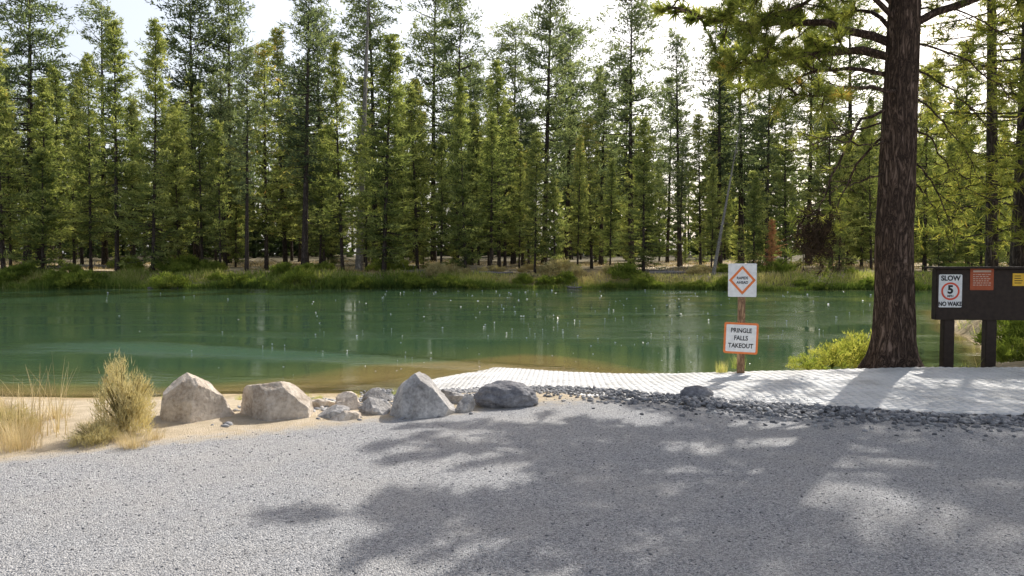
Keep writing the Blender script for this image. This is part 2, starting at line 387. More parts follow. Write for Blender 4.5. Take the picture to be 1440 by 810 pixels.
for oo in bpy.data.objects:
    if oo.name.startswith('rock'): oo["category"]="rock";oo["group"]="small rocks along the ramp edge"

m,nt,out=newmat('gravel_stones');M_stones=m
c=ramp(nt,attr(nt,'tint'),[(0,(.13,.13,.135)),(.5,(.32,.315,.315)),(.85,(.52,.51,.495)),(1,(.7,.68,.64))])
v=mapping(nt,(1,1,1));princ(nt,out,mixc(nt,.25,c,ramp(nt,noise(nt,60,3,v),[(.3,(.12,.12,.12)),(.7,(.5,.5,.5))]),'OVERLAY'),.85,None,.25)
def stones(name,x,y,z,r,ico,flat=.6,tint=None):
    n=len(x)
    if ico:
        bm=bmesh.new();bmesh.ops.create_icosphere(bm,subdivisions=1,radius=1)
        B=np.array([v.co[:] for v in bm.verts]);TT=np.array([[v.index for v in f.verts] for f in bm.faces]);bm.free()
    else:
        B=np.array([(1,0,0),(0,1,0),(-1,0,0),(0,-1,0),(0,0,1.),(0,0,-1)])
        TT=np.array([(0,1,4),(1,2,4),(2,3,4),(3,0,4),(1,0,5),(2,1,5),(3,2,5),(0,3,5)])
    k=len(B);V=B[None]*RS.uniform(.65,1.3,(n,k,1))*np.stack([RS.uniform(.8,1.5,n),RS.uniform(.6,1.1,n),np.full(n,flat)*RS.uniform(.7,1.3,n)],-1)[:,None,:]
    ax=norm(RS.normal(size=(n,3)));an=RS.uniform(0,.8,n);c_,s_=np.cos(an)[:,None,None],np.sin(an)[:,None,None]
    K=ax[:,None,:];V=V*c_+np.cross(np.broadcast_to(K,V.shape),V)*s_+K*(V*K).sum(-1,keepdims=True)*(1-c_)
    sp=RS.uniform(0,6.28,n);cx,sx=np.cos(sp)[:,None],np.sin(sp)[:,None]
    V=np.stack([V[...,0]*cx-V[...,1]*sx,V[...,0]*sx+V[...,1]*cx,V[...,2]],-1)
    V=V*r[:,None,None]+np.stack([x,y,z],-1)[:,None,:]
    T=(TT[None]+(np.arange(n)*k)[:,None,None]).reshape(-1,3)
    t=RS.uniform(0,1,n) if tint is None else tint
    me=mesh_tris(name,V.reshape(-1,3),T,M_stones,np.repeat(t,k))
    o=link(bpy.data.objects.new(name,me));o["kind"]="stuff";return o
n=60000
y=2.4+ (RS.uniform(0,1,n)**1.3)*6.0; x=RS.uniform(-1,1,n)*(y*.8+.6)
k=(y<gravel_line(x)+RS.uniform(-.5,.3,n));x=x[k];y=y[k]
r=RS.uniform(.003,.006,len(x))*(RS.uniform(0,1,len(x))**6*1.5+.8)
stones('loose_gravel',x,y,height(x,y)+r*.1,r,False,.5,np.clip(RS.normal(.5,.25,len(x)),0,1))
n=7500
u=RS.uniform(0,1,n);seg=np.interp(u*(len(nearc)-1),np.arange(len(nearc)),nearc[:,0]);segy=np.interp(u*(len(nearc)-1),np.arange(len(nearc)),nearc[:,1])
off=np.abs(RS.normal(0,.38,n))+.02
x=seg-off*.25;y=segy-off*np.interp(seg,[-2.4,0,2,14],[.9,1.0,1.15,.7])
k=(x>-2.2)&(y>6.2);x=x[k];y=y[k];off=off[k]
r=RS.uniform(.012,.042,len(x))*np.interp(off,[0,1.2],[1,.6])
stones('crushed_rock_edging',x,y,height(x,y)+r*.2,r,True,.6,RS.uniform(0.0,.75,len(x)))
n=1300
x=RS.uniform(-3.0,-.3,n);y=np.interp(x,[-6,-.3],[8.3,9.4])+RS.normal(0,.8,n);r=RS.uniform(.012,.045,n)
stones('shore_pebbles',x,y,height(x,y)+r*.1,r,True,.5,RS.uniform(.3,.9,n))

# ---------------------------------------------------------------- tree variants
def trunkpts(H,rs,bend=.01,n=14):
    z=np.linspace(-.3,H,n);a=rs.uniform(0,6.28)
    w=np.sin(z/H*3+rs.uniform(0,6))*bend*H
    return np.stack([np.cos(a)*(w-w[0]),np.sin(a)*(w-w[0]),z],-1)
def pine_variant(kind,seed):
    rs=np.random.RandomState(seed);H=20.
    R,c0,nb,nc,bl,blen,bw,cr={
     'L':(3.5,.15,125,6,11,.5,.095,.21),
     'F':(4.2,.05,150,7,11,.52,.095,.23),
     'S':(3.2,.33,90,5,13,.45,.09,.28),
     'P':(4.8,.25,105,5,20,.45,.1,.4),
     'Y':(6.0,.02,90,6,9,1.0,.2,.35),
     'D':(1.3,.7,26,3,6,.3,.05,.2),
    }[kind]
    R*=rs.uniform(.8,1.15)
    tp=trunkpts(H,rs,.006 if kind!='D' else .002)
    rad=(.23 if kind in('P','S','D') else .18)*(1-np.linspace(0,1,14)**1.1*.93);rad[0]*=1.25
    if kind=='Y': rad*=1.4
    W=Acc();V,T=tube(tp,rad,8);W.add(V,T)
    C=Acc()
    side=rs.uniform(.5,1.25,(8,7))
    def tx(z): return np.array([np.interp(z,tp[:,2],tp[:,0]),np.interp(z,tp[:,2],tp[:,1]),z])
    for i in range(34):
        z=rs.uniform(.05,max(c0+.12,.2))*H;az=rs.uniform(0,6.28);L=rs.uniform(.3,1.1)*R*.4
        p0=tx(z);d=np.array([math.cos(az),math.sin(az),rs.uniform(-.4,.15)])
        pts=np.array([p0,p0+d*L*.5,p0+d*L+[0,0,-.1*L]])
        V,T=tube(pts,[.028,.018,.006],3);W.add(V,T)
    for i in range(nb):
        t=(i+rs.rand())/nb;z=H*(c0+(1-c0)*t*.985);az=rs.uniform(0,6.28)
        if kind in('P','S','D'): pr=math.sqrt(max(0,1-t))*min(1,.5+t*1.6)*.95
        else: pr=(1-t)**.85*min(1,.5+t*3)
        L=R*pr*rs.uniform(.4,1.15)*side[int(az/6.2832*8)%8,int(t*6.99)]+.15
        sl=-.25+.85*t+rs.uniform(-.15,.15)
        o=np.array([math.cos(az),math.sin(az),0]);p0=tx(z)
        us=np.linspace(0,1,4);pts=p0+o*L*us[:,None];pts[:,2]+=L*(sl*us+(.28*us**2-.12*us))
        V,T=tube(pts,np.array([.04,.03,.018,.006])*(.5+pr),3);W.add(V,T)
        u=np.repeat(np.linspace(.25 if kind not in('P',) else .45,1,nc),bl)
        u=np.clip(u+rs.normal(0,.04,len(u)),0.1,1.05)
        pos=p0+o*L*u[:,None];pos[:,2]+=L*(sl*u+(.28*u**2-.12*u))
        lat=np.array([-o[1],o[0],0])
        pos+=lat*rs.normal(0,1,(len(u),1))*(.12*L+cr*.5)*(1.15-u[:,None]*.6)
        cj=rs.normal(0,cr,(nc,3));cj[:,2]*=.4
        pos+=np.repeat(cj,bl,0)+rs.normal(0,cr*.4,(len(u),3))*[1,1,.5]
        dr=o*.7+rs.normal(0,.6,(len(u),3))+[0,0,.35]
        V,T=blades(pos,dr,blen*rs.uniform(.5,1.1,len(u))*(.6+.4*pr),np.full(len(u),bw),rs)
        bt=rs.uniform(-.18,.18)
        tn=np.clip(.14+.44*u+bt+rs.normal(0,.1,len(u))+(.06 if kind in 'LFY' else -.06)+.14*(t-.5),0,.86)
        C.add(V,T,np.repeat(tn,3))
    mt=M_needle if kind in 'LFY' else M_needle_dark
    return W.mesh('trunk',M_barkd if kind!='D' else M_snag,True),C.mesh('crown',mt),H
VAR={k:[pine_variant(k,100+i*7+ord(k)) for i in range(n)] for k,n in (('L',6),('F',3),('S',3),('P',4),('Y',2),('D',1))}
def place_tree(x,y,H,kind,idx=None,label=None,lean=0,leanaz=0,rust=False,wide=1.0,group="pine trees along the far bank",cat="pine tree"):
    tr,cr,H0=VAR[kind][(idx if idx is not None else random.randrange(99))%len(VAR[kind])]
    z=float(height(x,y))
    e=link(bpy.data.objects.new('pine_tree',None));e.empty_display_size=.5
    s=H/H0;sw=s*wide
    e.location=(x,y,z-.05);e.scale=(sw,sw,s)
    e.rotation_euler=(lean*math.cos(leanaz),lean*math.sin(leanaz),0) if lean else (random.uniform(-.025,.025),random.uniform(-.025,.025),random.uniform(0,6.28))
    t=link(bpy.data.objects.new('trunk',tr),e);c=link(bpy.data.objects.new('crown',cr),e)
    if rust:
        c.data=cr.copy();c.data.materials[0]=M_needle_rust
    L={'L':"slender green pine with conical crown on the riverbank",'F':"full bright green pine with branches to the ground",
       'S':"tall pine with bare dark trunk and high crown",'P':"very tall ponderosa pine with clumped dark crown",
       'Y':"young bushy pine in the forest understory",'D':"dead grey pine snag with few branches"}[kind]
    set_top(e,label or L,cat,group);return e
def pl(px,top,d,kind,**kw):
    x=(px-720)/F*d;z=float(height(x,d));H=(HOR-top)/F*d+CAMZ-z
    return place_tree(x,d,max(H,1.5),kind,**kw)
LIST=[(5,60,56,'L'),(38,-60,66,'P'),(62,110,58,'L'),(86,95,62,'L'),(128,75,58,'L'),(165,28,57,'L'),(148,5,75,'S'),(215,30,55.5,'F'),(252,150,60,'L'),
(285,120,58,'L'),(278,-20,78,'P'),(322,-40,80,'P'),(347,70,56,'S'),(375,60,62,'L'),(428,-10,57,'S'),(402,40,70,'L'),(455,20,72,'P'),(482,60,58,'L'),
(540,48,55,'F'),(527,-40,80,'P'),(587,120,60,'L'),(610,-60,85,'P'),(642,0,80,'P'),(655,110,55.3,'F'),(702,90,62,'L'),(690,160,57,'L'),(722,40,80,'P'),
(765,-70,75,'P'),(752,185,56,'L'),(795,40,90,'P'),(812,190,60,'L'),(832,165,66,'L'),(858,225,60,'L'),(888,-20,72,'P'),(905,165,57,'F'),(938,110,80,'P'),
(956,50,70,'S'),(985,160,66,'L'),(1012,20,68,'S'),(1042,-30,70,'P'),(1078,70,66,'P'),(1105,140,60,'L'),(1135,40,72,'P'),(1168,120,62,'L'),(1195,-20,70,'P'),(1225,150,60,'L'),
(1300,90,58,'F'),(1335,200,56,'F'),(1360,60,62,'F'),(1400,170,56,'F'),(1445,0,70,'P'),(1480,90,62,'L'),(1520,0,66,'P'),(-40,50,57,'L'),(-85,0,60,'P'),(-20,-40,75,'P'),
(15,150,60,'L'),(105,150,70,'L'),(190,150,72,'L'),(310,170,57,'L'),(450,180,60,'L'),(515,190,58,'L'),(620,190,57,'L'),(730,200,62,'L'),(60,210,56,'Y'),(780,250,56,'Y'),(1060,240,55,'Y'),(1180,260,54,'Y'),(1000,230,57,'L'),(1320,270,55,'Y'),(1380,260,55,'Y')]
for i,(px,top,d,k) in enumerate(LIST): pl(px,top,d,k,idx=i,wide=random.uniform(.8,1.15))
pl(505,-90,60,'D',lean=.05,leanaz=2.5,label="tall bare dead pine trunk leaning among green pines")
pl(1003,160,51.5,'D',lean=.16,leanaz=1.5,label="leaning dead pine snag at the water edge")
pl(1085,308,54,'Y',rust=True,wide=.9,label="small pine with rust-orange dying needles")
for i in range(88):
    d=random.uniform(65,105);px=random.uniform(-160,1600);top=random.uniform(90,235)
    pl(px,top,d,random.choice('LLLSPF'),wide=random.uniform(.8,1.15))
for i in range(42):
    d=random.uniform(66,98);px=random.uniform(-120,1560)
    x=(px-720)/F*d;place_tree(x,d,random.uniform(2,6),'Y')

rs=np.random.RandomState(77);C=Acc()
for i in range(270):
    d=rs.uniform(106,170);px=rs.uniform(-500,1940);x=(px-720)/F*d;H=rs.uniform(14,24);z0=float(height(x,d))
    n=300;t=rs.uniform(0,1,n)**1.2;R=(1-t)**.6*3.6+.2;az=rs.uniform(0,6.28,n);rr=R*np.sqrt(rs.uniform(0.05,1,n))
    pos=np.stack([x+np.cos(az)*rr,d+np.sin(az)*rr,z0+t*H],-1)
    V,T=blades(pos,np.stack([np.cos(az),np.sin(az),rs.uniform(-.4,.8,n)],-1),rs.uniform(.9,1.9,n),rs.uniform(.6,1.1,n),rs)
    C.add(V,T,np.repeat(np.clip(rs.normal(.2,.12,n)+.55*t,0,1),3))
    V,T=tube(np.array([[x,d,z0],[x,d,z0+H]]),[.3,.03],5);C.add(V,T,0.0)
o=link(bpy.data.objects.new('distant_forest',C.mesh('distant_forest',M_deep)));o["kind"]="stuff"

# ---------------------------------------------------------------- hero pine
def hero_tree():
    rs=np.random.RandomState(4)
    bx,by=5.86,10.95;bz=-.02
    W=Acc();C=Acc();DC=Acc()
    z=np.concatenate([np.linspace(-.15,1.2,16),np.linspace(1.4,22,70)])
    rad=np.interp(z,[-.15,0,.15,.4,.9,1.6,3,5.5,12,22],[.50,.42,.355,.31,.275,.262,.25,.215,.15,.03])
    cx=bx+np.interp(z,[0,2,5.5,22],[0,-.04,.05,.1]);cy=by+0*z
    S=56;ang=np.arange(S)/S*6.2832
    V=np.empty((len(z),S,3));rn=rs.normal(0,1,S)
    for i in range(len(z)):
        rn=rn*.75+rs.normal(0,.65,S)
        fl=np.interp(z[i],[-.15,.6],[.16,.0])
        rr=rad[i]*(1+fl*np.sin(ang*5+1)+.025*np.sin(ang*9+z[i]*.6)+rn*.016)
        V[i,:,0]=cx[i]+rr*np.cos(ang);V[i,:,1]=cy[i]+rr*np.sin(ang);V[i,:,2]=z[i]+bz
    T=[]
    for i in range(len(z)-1):
        for j in range(S):
            p=i*S+j;q=i*S+(j+1)%S;T+=[(p,q,p+S),(q,q+S,p+S)]
    W.add(V.reshape(-1,3),np.array(T))
    def tuft(p,d,n=34,L=.18,w=.010,tn=.55,acc=None):
        d=norm(d);pos=p+d*rs.uniform(-.12,.02,(n,1))
        dr=d*rs.uniform(.2,1.2,(n,1))+norm(rs.normal(size=(n,3)))*.8+[0,0,.1]
        V,T=blades(pos,dr,L*rs.uniform(.7,1.1,n),np.full(n,w),rs)
        (acc or C).add(V,T,np.repeat(np.clip(tn+rs.normal(0,.08,n),0,.88 if tn<.9 else 1),3))
    def branch(pts,r0,ntw,leafy=1.0,tl=.5,n=34,w=.010,L=.18,orange=0,base=.3,tw=3):
        p=bez(pts,14);p[1:]+=rs.normal(0,.018,(13,3));V,T=tube(p,np.linspace(r0,r0*.25,14),6);W.add(V,T)
        for k in range(ntw):
            u=base+(1-base)*((k+rs.rand())/ntw);i=min(int(u*13),12);q=p[i]+(p[i+1]-p[i])*(u*13-i)
            t=norm(p[i+1]-p[i]);s=norm(rs.normal(size=3)*[1,1,.55]);d=norm(t*.7+s)
            ll=tl*rs.uniform(.5,1.2)*(1.1-.5*u)
            bend=np.array([0,0,rs.uniform(-.15,.22)])*ll
            tp=np.array([q,q+d*ll*.5+bend*.2,q+d*ll+bend]);V,T=tube(tp,[r0*.28,r0*.2,.004],4);W.add(V,T)
            for m_ in range(tw):
                f=rs.uniform(.3,.95);a=q+(tp[2]-q)*f;dd=norm(d+rs.normal(0,.7,3));l2=ll*rs.uniform(.15,.4)
                V,T=tube(np.array([a,a+dd*l2*.6,a+dd*l2]),[.007,.005,.003],3);W.add(V,T)
                if rs.rand()<leafy: tuft(a+dd*l2,dd,n,L,w,.5+rs.uniform(-.2,.28) if rs.rand()>orange else 1.0)
            if rs.rand()<leafy: tuft(tp[2],d,n,L,w,.55+rs.uniform(-.2,.28) if rs.rand()>orange else 1.0)
        if leafy>.3: tuft(p[-1],p[-1]-p[-2],n,L,w)
    A=lambda *q:[P(*k) for k in q]
    branch(A((1262,40,10.95),(1190,-15,10.7),(1110,15,10.4),(1045,45,10.2)),.045,30,.8,tw=4)
    branch(A((1262,20,10.95),(1170,-45,11),(1090,-20,11.2),(1010,25,11.4)),.045,32,.85,tw=4)
    branch(A((1262,85,10.95),(1180,72,10.9),(1090,90,10.7),(1000,92,10.6)),.042,38,.85,orange=.01,tw=4)
    branch(A((1262,110,10.95),(1180,100,11.2),(1110,112,11.6),(1040,130,11.8)),.04,28,.75,base=.4)
    branch(A((1262,135,10.95),(1200,125,10.4),(1140,140,10.0),(1085,115,9.7)),.036,22,.65,orange=.12,base=.4)
    branch(A((1262,60,10.95),(1215,20,11.4),(1160,30,12.0),(1110,60,12.5)),.04,22,.8,tw=4)
    branch(A((1262,10,10.95),(1200,-60,10.2),(1130,-50,9.8),(1060,-10,9.5)),.04,26,.8,tw=4)
    branch(A((1262,150,10.95),(1205,175,10.9),(1168,245,10.9),(1148,300,10.9)),.03,10,.05,base=.4)
    branch(A((1262,175,10.95),(1215,215,11.2),(1185,270,11.4),(1160,320,11.5)),.026,9,.1,base=.4)
    branch(A((1262,230,10.95),(1210,255,10.8),(1170,262,10.6)),.018,6,.0)
    branch(A((1262,200,10.95),(1200,205,10.6),(1130,190,10.3)),.02,9,.1)
    branch(A((1262,165,10.95),(1180,190,11.3),(1110,215,11.6)),.02,12,.25)
    for q in ((1150,300),(1130,330),(1165,345),(1120,320)):
        branch(A((1150,295,10.9),(q[0],q[1],11),(q[0]+rs.uniform(-25,25),q[1]+35,11.1)),.016,6,.25)
    for k in range(150):
        c0=P(1148+rs.normal(0,15),338+rs.normal(0,18),11+rs.normal(0,.2))
        tuft(c0,np.array([rs.normal(0,.5),rs.normal(0,.5),-.6]),22,.15,.012,rs.uniform(.0,.7),DC)
    for (y0,ex,ey,dd) in ((-20,1450,20,10.6),(20,1420,60,11.6),(60,1430,150,10.9),(95,1390,190,11.2),(130,1370,240,10.7),(170,1350,270,11.3),(215,1340,320,10.9),(250,1330,330,11.2),(0,1380,-40,12.3)):
        branch(A((1265,y0,10.95),((1265+ex)/2,(y0+ey)/2-18,(10.95+dd)/2),(ex,ey,dd)),.02,12,.25 if y0>50 else .5,base=.15,tl=.55)
    for k in range(86):
        t=(k+rs.rand())/86;zz=4.5+16.8*t;az=rs.uniform(0,6.283)
        L=3.8*(1-t)**.55*rs.uniform(.45,1.12)+.3
        if zz<6.3 and math.sin(az)<-.3: continue
        o=np.array([math.cos(az),math.sin(az),0]);p0=np.array([bx+.06,by,zz])
        branch([p0,p0+o*L*.35+[0,0,.12*L],p0+o*L*.7+[0,0,.15*L],p0+o*L+[0,0,.25*L]],.06*(1-t)+.012,int(12*(1-t)+6),.95,.52,15,.045,.21)
    e=link(bpy.data.objects.new('pine_tree',None))
    e.location=(bx,by,bz)
    for nm,me in (('trunk',W.mesh('trunk',M_bark,True)),('crown',C.mesh('crown',M_hero)),('dead_needle_clump',DC.mesh('dead_needle_clump',M_needle_dead))):
        q=bpy.data.objects.new(nm,me);link(q,e);q.matrix_parent_inverse=Matrix.Translation((-bx,-by,-bz))
    set_top(e,"large ponderosa pine with reddish scaly bark beside the boat ramp","pine tree")
hero_tree()

def near_variant(seed):
    rs=np.random.RandomState(seed);H=18.;W=Acc();C=Acc()
    tp=trunkpts(H,rs,.008,18);V,T=tube(tp,.16*(1-np.linspace(0,1,18)*.85),10);W.add(V,T)
    for k in range(95):
        t=(k+rs.rand())/95;z=H*(.12+.86*t);az=rs.uniform(0,6.28);o=np.array([math.cos(az),math.sin(az),0])
        p0=np.array([np.interp(z,tp[:,2],tp[:,0]),np.interp(z,tp[:,2],tp[:,1]),z]);L=2.7*(1-t)**.6*rs.uniform(.5,1.15)+.2
        sl=rs.uniform(-.35,.1)+.4*t
        u=np.linspace(0,1,5);pts=p0+o*L*u[:,None];pts[:,2]+=L*(sl*u+.1*u*u)
        V,T=tube(pts,np.linspace(.024,.006,5),3);W.add(V,T)
        for m_ in range(9):
            f=rs.uniform(.25,1);q=p0+o*L*f;q[2]+=L*(sl*f+.1*f*f);d=norm(o*.6+rs.normal(0,.6,3)*[1,1,.6]);l2=rs.uniform(.2,.6)
            V,T=tube(np.array([q,q+d*l2]),[.007,.003],3);W.add(V,T)
            if rs.rand()<.85:
                n=28;pos=q+d*l2*rs.uniform(.4,1.1,(n,1));dr=d*.6+rs.normal(0,.6,(n,3))
                V,T=blades(pos,dr,.23*rs.uniform(.6,1.1,n),np.full(n,.022),rs);C.add(V,T,np.repeat(np.clip(rs.normal(.58,.15,n),0,.88),3))
    return W.mesh('trunk',M_barkd,True),C.mesh('crown',M_hero),H
VAR['N']=[near_variant(5),near_variant(9)]
GN="pine trees on the near bank"
for (px,d,H,i) in ((1396,18.0,18,0),(1428,16,19,1),(1500,15,15,0),(1475,24,17,1),(1540,20,18,0),(1600,13.5,17,1),(1760,10.2,14,0)):
    x=(px-720)/F*d
    tr,cr,H0=VAR['N'][i];e=link(bpy.data.objects.new('pine_tree',None));e.location=(x,d,max(float(height(x,d)),WZ-.2)-.05);s=H/H0;e.scale=(s,s,s);e.rotation_euler=(0,0,px)
    link(bpy.data.objects.new('trunk',tr),e);link(bpy.data.objects.new('crown',cr),e)
    set_top(e,"slim dark pine with fine drooping twigs near the notice board","pine tree",GN)

# ---------------------------------------------------------------- grasses & shrubs
def scatter_blades(name,x,y,hh,wd,lean,mat,tint):
    n=len(x);pos=np.stack([x,y,np.maximum(height(x,y),WZ-.1)-.02],-1);dr=np.stack([RS.normal(0,lean,n),RS.normal(0,lean,n),np.ones(n)],-1)
    V,T=blades(pos,dr,hh,wd);me=mesh_tris(name,V,T,mat,np.repeat(tint,3));o=link(bpy.data.objects.new(name,me));o["kind"]="stuff";return o
n=66000;x=RS.uniform(-52,52,n);t=np.abs(RS.normal(0,1.7,n))
y=farsh(x)-.45+t;cl=vnoise(x,y,.5,8)
lush=np.interp(x,[-50,-12,-7,-4,3,14,20,50],[1,1,.9,.55,.25,.3,.8,.9])
hh=RS.uniform(.25,.65,n)*(.25+1.4*cl)*np.interp(t,[0,5],[1,.5]);hh*=.45+.75*lush
scatter_blades('bank_grass',x,y,hh,RS.uniform(.05,.09,n),.35,M_bankgrass,np.clip(.14+.5*(vnoise(x,y,.3,2)-.4)+.45*(1-lush)*np.clip(t*.6,0,1)+RS.normal(0,.12,n)+np.clip(t*.2,0,.35),0,1))
n=52000;y=farsh(0)+2+RS.uniform(0,1,n)**1.5*36;x=RS.uniform(-1,1,n)*(y*.85)
k=vnoise(x,y,.25,4)>.5;x=x[k];y=y[k]
scatter_blades('forest_floor_grass',x,y,RS.uniform(.12,.4,len(x)),RS.uniform(.04,.09,len(x)),.5,M_dry,np.clip(RS.normal(.4,.25,len(x)),0,1))
n=9000;x=RS.uniform(6.6,16,n);y=RS.uniform(10.9,24,n);k=(height(x,y)>WZ+.06)&(vnoise(x,y,.9,6)>.35);x=x[k];y=y[k]
scatter_blades('near_bank_grass',x,y,RS.uniform(.06,.3,len(x)),RS.uniform(.01,.025,len(x)),.4,M_bankgrass,np.clip(RS.normal(.45,.25,len(x)),0,1))

def bush_mesh(name,seed,W,H,n,bl,bw,mat,tm,up=.6,stems=14,dens=4):
    rs=np.random.RandomState(seed);C=Acc()
    for k in range(stems):
        a=rs.uniform(0,6.28);r=rs.uniform(.2,1);e=np.array([math.cos(a)*r*W/2,math.sin(a)*r*W/2,H*rs.uniform(.55,1)*(1-.35*r)])
        V,T=tube(np.array([[0,0,-.03],e*[.35,.35,.5],e]),[.012,.008,.003],4);C.add(V,T,.15)
    ns=max(stems*dens,30);a=rs.uniform(0,6.28,ns);r=np.sqrt(rs.uniform(0,1,ns));h=rs.uniform(.12,1,ns)*(1-.5*r**2)
    cc=np.stack([np.cos(a)*r*W/2,np.sin(a)*r*W/2,h*H*.88],-1);ct=rs.normal(tm,.14,ns)
    i=rs.randint(0,ns,n);pos=cc[i]+rs.normal(0,1,(n,3))*[W*.06,W*.06,H*.07]
    pos[:,2]=np.maximum(pos[:,2],0)
    dr=norm(pos*[1,1,.4])*.5+rs.normal(0,.45,(n,3))+[0,0,up]
    V,T=blades(pos,dr,bl*rs.uniform(.5,1.2,n),np.full(n,bw),rs);C.add(V,T,np.repeat(np.clip(ct[i]+rs.normal(0,.1,n),0,1),3))
    return C.mesh(name,mat)
def put(name,me,x,y,s,label,cat,group=None,z=None):
    o=link(bpy.data.objects.new(name,me));o.location=(x,y,float(height(x,y))-.02 if z is None else z)
    o.scale=(s,s,s*random.uniform(.85,1.15));o.rotation_euler=(0,0,random.uniform(0,6.28));set_top(o,label,cat,group);return o
sh=[bush_mesh('shrub',i,2.2,1.2,3000,.28,.05,M_shrub,.42) for i in range(3)]
sg_=[bush_mesh('shrub',20+i,1.8,1.0,2600,.22,.045,M_rabbit,.5) for i in range(2)]
for i in range(84):
    px=random.uniform(-60,1500);d0=52;x=(px-720)/F*d0
    near_=i%2==0;y=float(farsh(x))+(random.uniform(-.1,.9) if near_ else random.uniform(1.5,7))
    if 600<px<1010 and not near_: put('shrub',random.choice(sg_),x,y,random.uniform(.5,1.1),"pale dry sagebrush on the far riverbank","shrub","shrubs on the far bank")
    else: put('shrub',random.choice(sh),x,y,random.uniform(.4,1.0)*(1.15 if px<540 else .85),"green leafy shrub on the far riverbank","shrub","shrubs on the far bank")
put('shrub',sg_[0],*((785-720)/F*55,55),1.4,"pale dry sagebrush on the far riverbank","shrub","shrubs on the far bank")
put('shrub',sh[1],*((880-720)/F*52.3,52.6),1.1,"bright green grass clump on the far riverbank","shrub","shrubs on the far bank")
nb_=bush_mesh('shrub',50,1.1,.66,2600,.085,.02,M_shrub,.85,.6,22,2)
for (px,d,s) in ((1138,11.2,.5),(1172,11.5,.62),(1205,11.8,.8),(1222,12.0,.9)):
    x=(px-720)/F*d;put('shrub',nb_,x,d,s,"yellow-green leafy shrub behind the boat ramp","shrub","shrubs behind the ramp",z=-.14)
for (px,d,s) in ((1430,14.5,.5),(1455,15.5,.6),(1440,12.6,.35)):
    x=(px-720)/F*d;put('shrub',sh[int(px)%3],x,d,s,"green leafy shrub on the bank near the notice board","shrub","shrubs behind the ramp")
def grass_mesh(name,seed,n,H,spread,w,mat,tm,droop=.4,seg=4):
    rs=np.random.RandomState(seed);V=[];T=[];C=[]
    k=0
    for i in range(n):
        a=rs.uniform(0,6.28);r=rs.uniform(0,spread*.45);p=np.array([math.cos(a)*r,math.sin(a)*r,0])
        a2=a+rs.normal(0,.6);h=H*rs.uniform(.45,1);ln=rs.uniform(.1,.55)*droop*2
        s=np.array([-math.sin(a2),math.cos(a2),0])*w/2*rs.uniform(.6,1.3)
        for j in range(seg+1):
            u=j/seg;q=p+np.array([math.cos(a2)*h*ln*u**1.6,math.sin(a2)*h*ln*u**1.6,h*u*(1-.25*ln*u)])
            V+=[q-s*(1-u*.85),q+s*(1-u*.85)]
            if j<seg: b=k+2*j;T+=[(b,b+1,b+2),(b+1,b+3,b+2)]
        k+=2*(seg+1);C+=[np.clip(rs.normal(tm,.2),0,1)]*(2*(seg+1))
    return mesh_tris(name,V,T,mat,C)
gd=[grass_mesh('dry_grass_clump',i,200,.42,.5,.006,M_dry,.65,.7) for i in range(3)]
ggn=grass_mesh('grass_clump',9,200,.4,.4,.007,M_bankgrass,.7)
rb=bush_mesh('rabbitbrush',60,.50,.78,6500,.07,.007,M_rabbit,.72,1.1,50,2)
rb2=bush_mesh('rabbitbrush',61,.8,.5,5000,.07,.007,M_rabbit,.62,.9,50,2)
GD="dry grass clumps at the water edge"
put('rabbitbrush',rb,(170-720)/F*6.5,6.5,.9,"tall feathery yellow rabbitbrush on the sandy bank","bush")
put('rabbitbrush',rb2,(128-720)/F*6.15,6.15,.5,"low straw-coloured bush at the gravel edge","bush")
put('rabbitbrush',rb2,(0-720)/F*6.5,6.5,.65,"low straw-coloured bush at the gravel edge","bush")
for i in range(24):
    px=random.uniform(-80,215);d=random.uniform(5.9,7.4) if px<110 else random.uniform(6.0,6.8)
    put('dry_grass_clump',gd[i%3],(px-720)/F*d,d,random.uniform(.4,.8) if px<110 else random.uniform(.3,.5),"tuft of dry straw-coloured grass on the bank","grass clump",GD)
for (px,d,s) in ((20,6.4,1.5),(75,6.6,1.5),(40,7,1.3)):
    put('dry_grass_clump',grass_mesh('dry_grass_clump',int(px),26,.62,.5,.006,M_dry,.5,.5),(px-720)/F*d,d,s*.8,"tall thin dry grass stalks with seed heads","grass clump",GD)
for i in range(14):
    px=random.uniform(225,560);d=random.uniform(8.6,10.2)
    put('grass_clump',ggn,(px-720)/F*d,d,random.uniform(.25,.5),"small green grass tuft between the shore rocks","grass clump","green grass tufts on the shore")
put('grass_clump',ggn,(1018-720)/F*10.7,10.75,.5,"small dark green weeds at the sign post foot","grass clump")
put('grass_clump',ggn,(1043-720)/F*10.6,10.7,.6,"small dark green weeds at the sign post foot","grass clump")

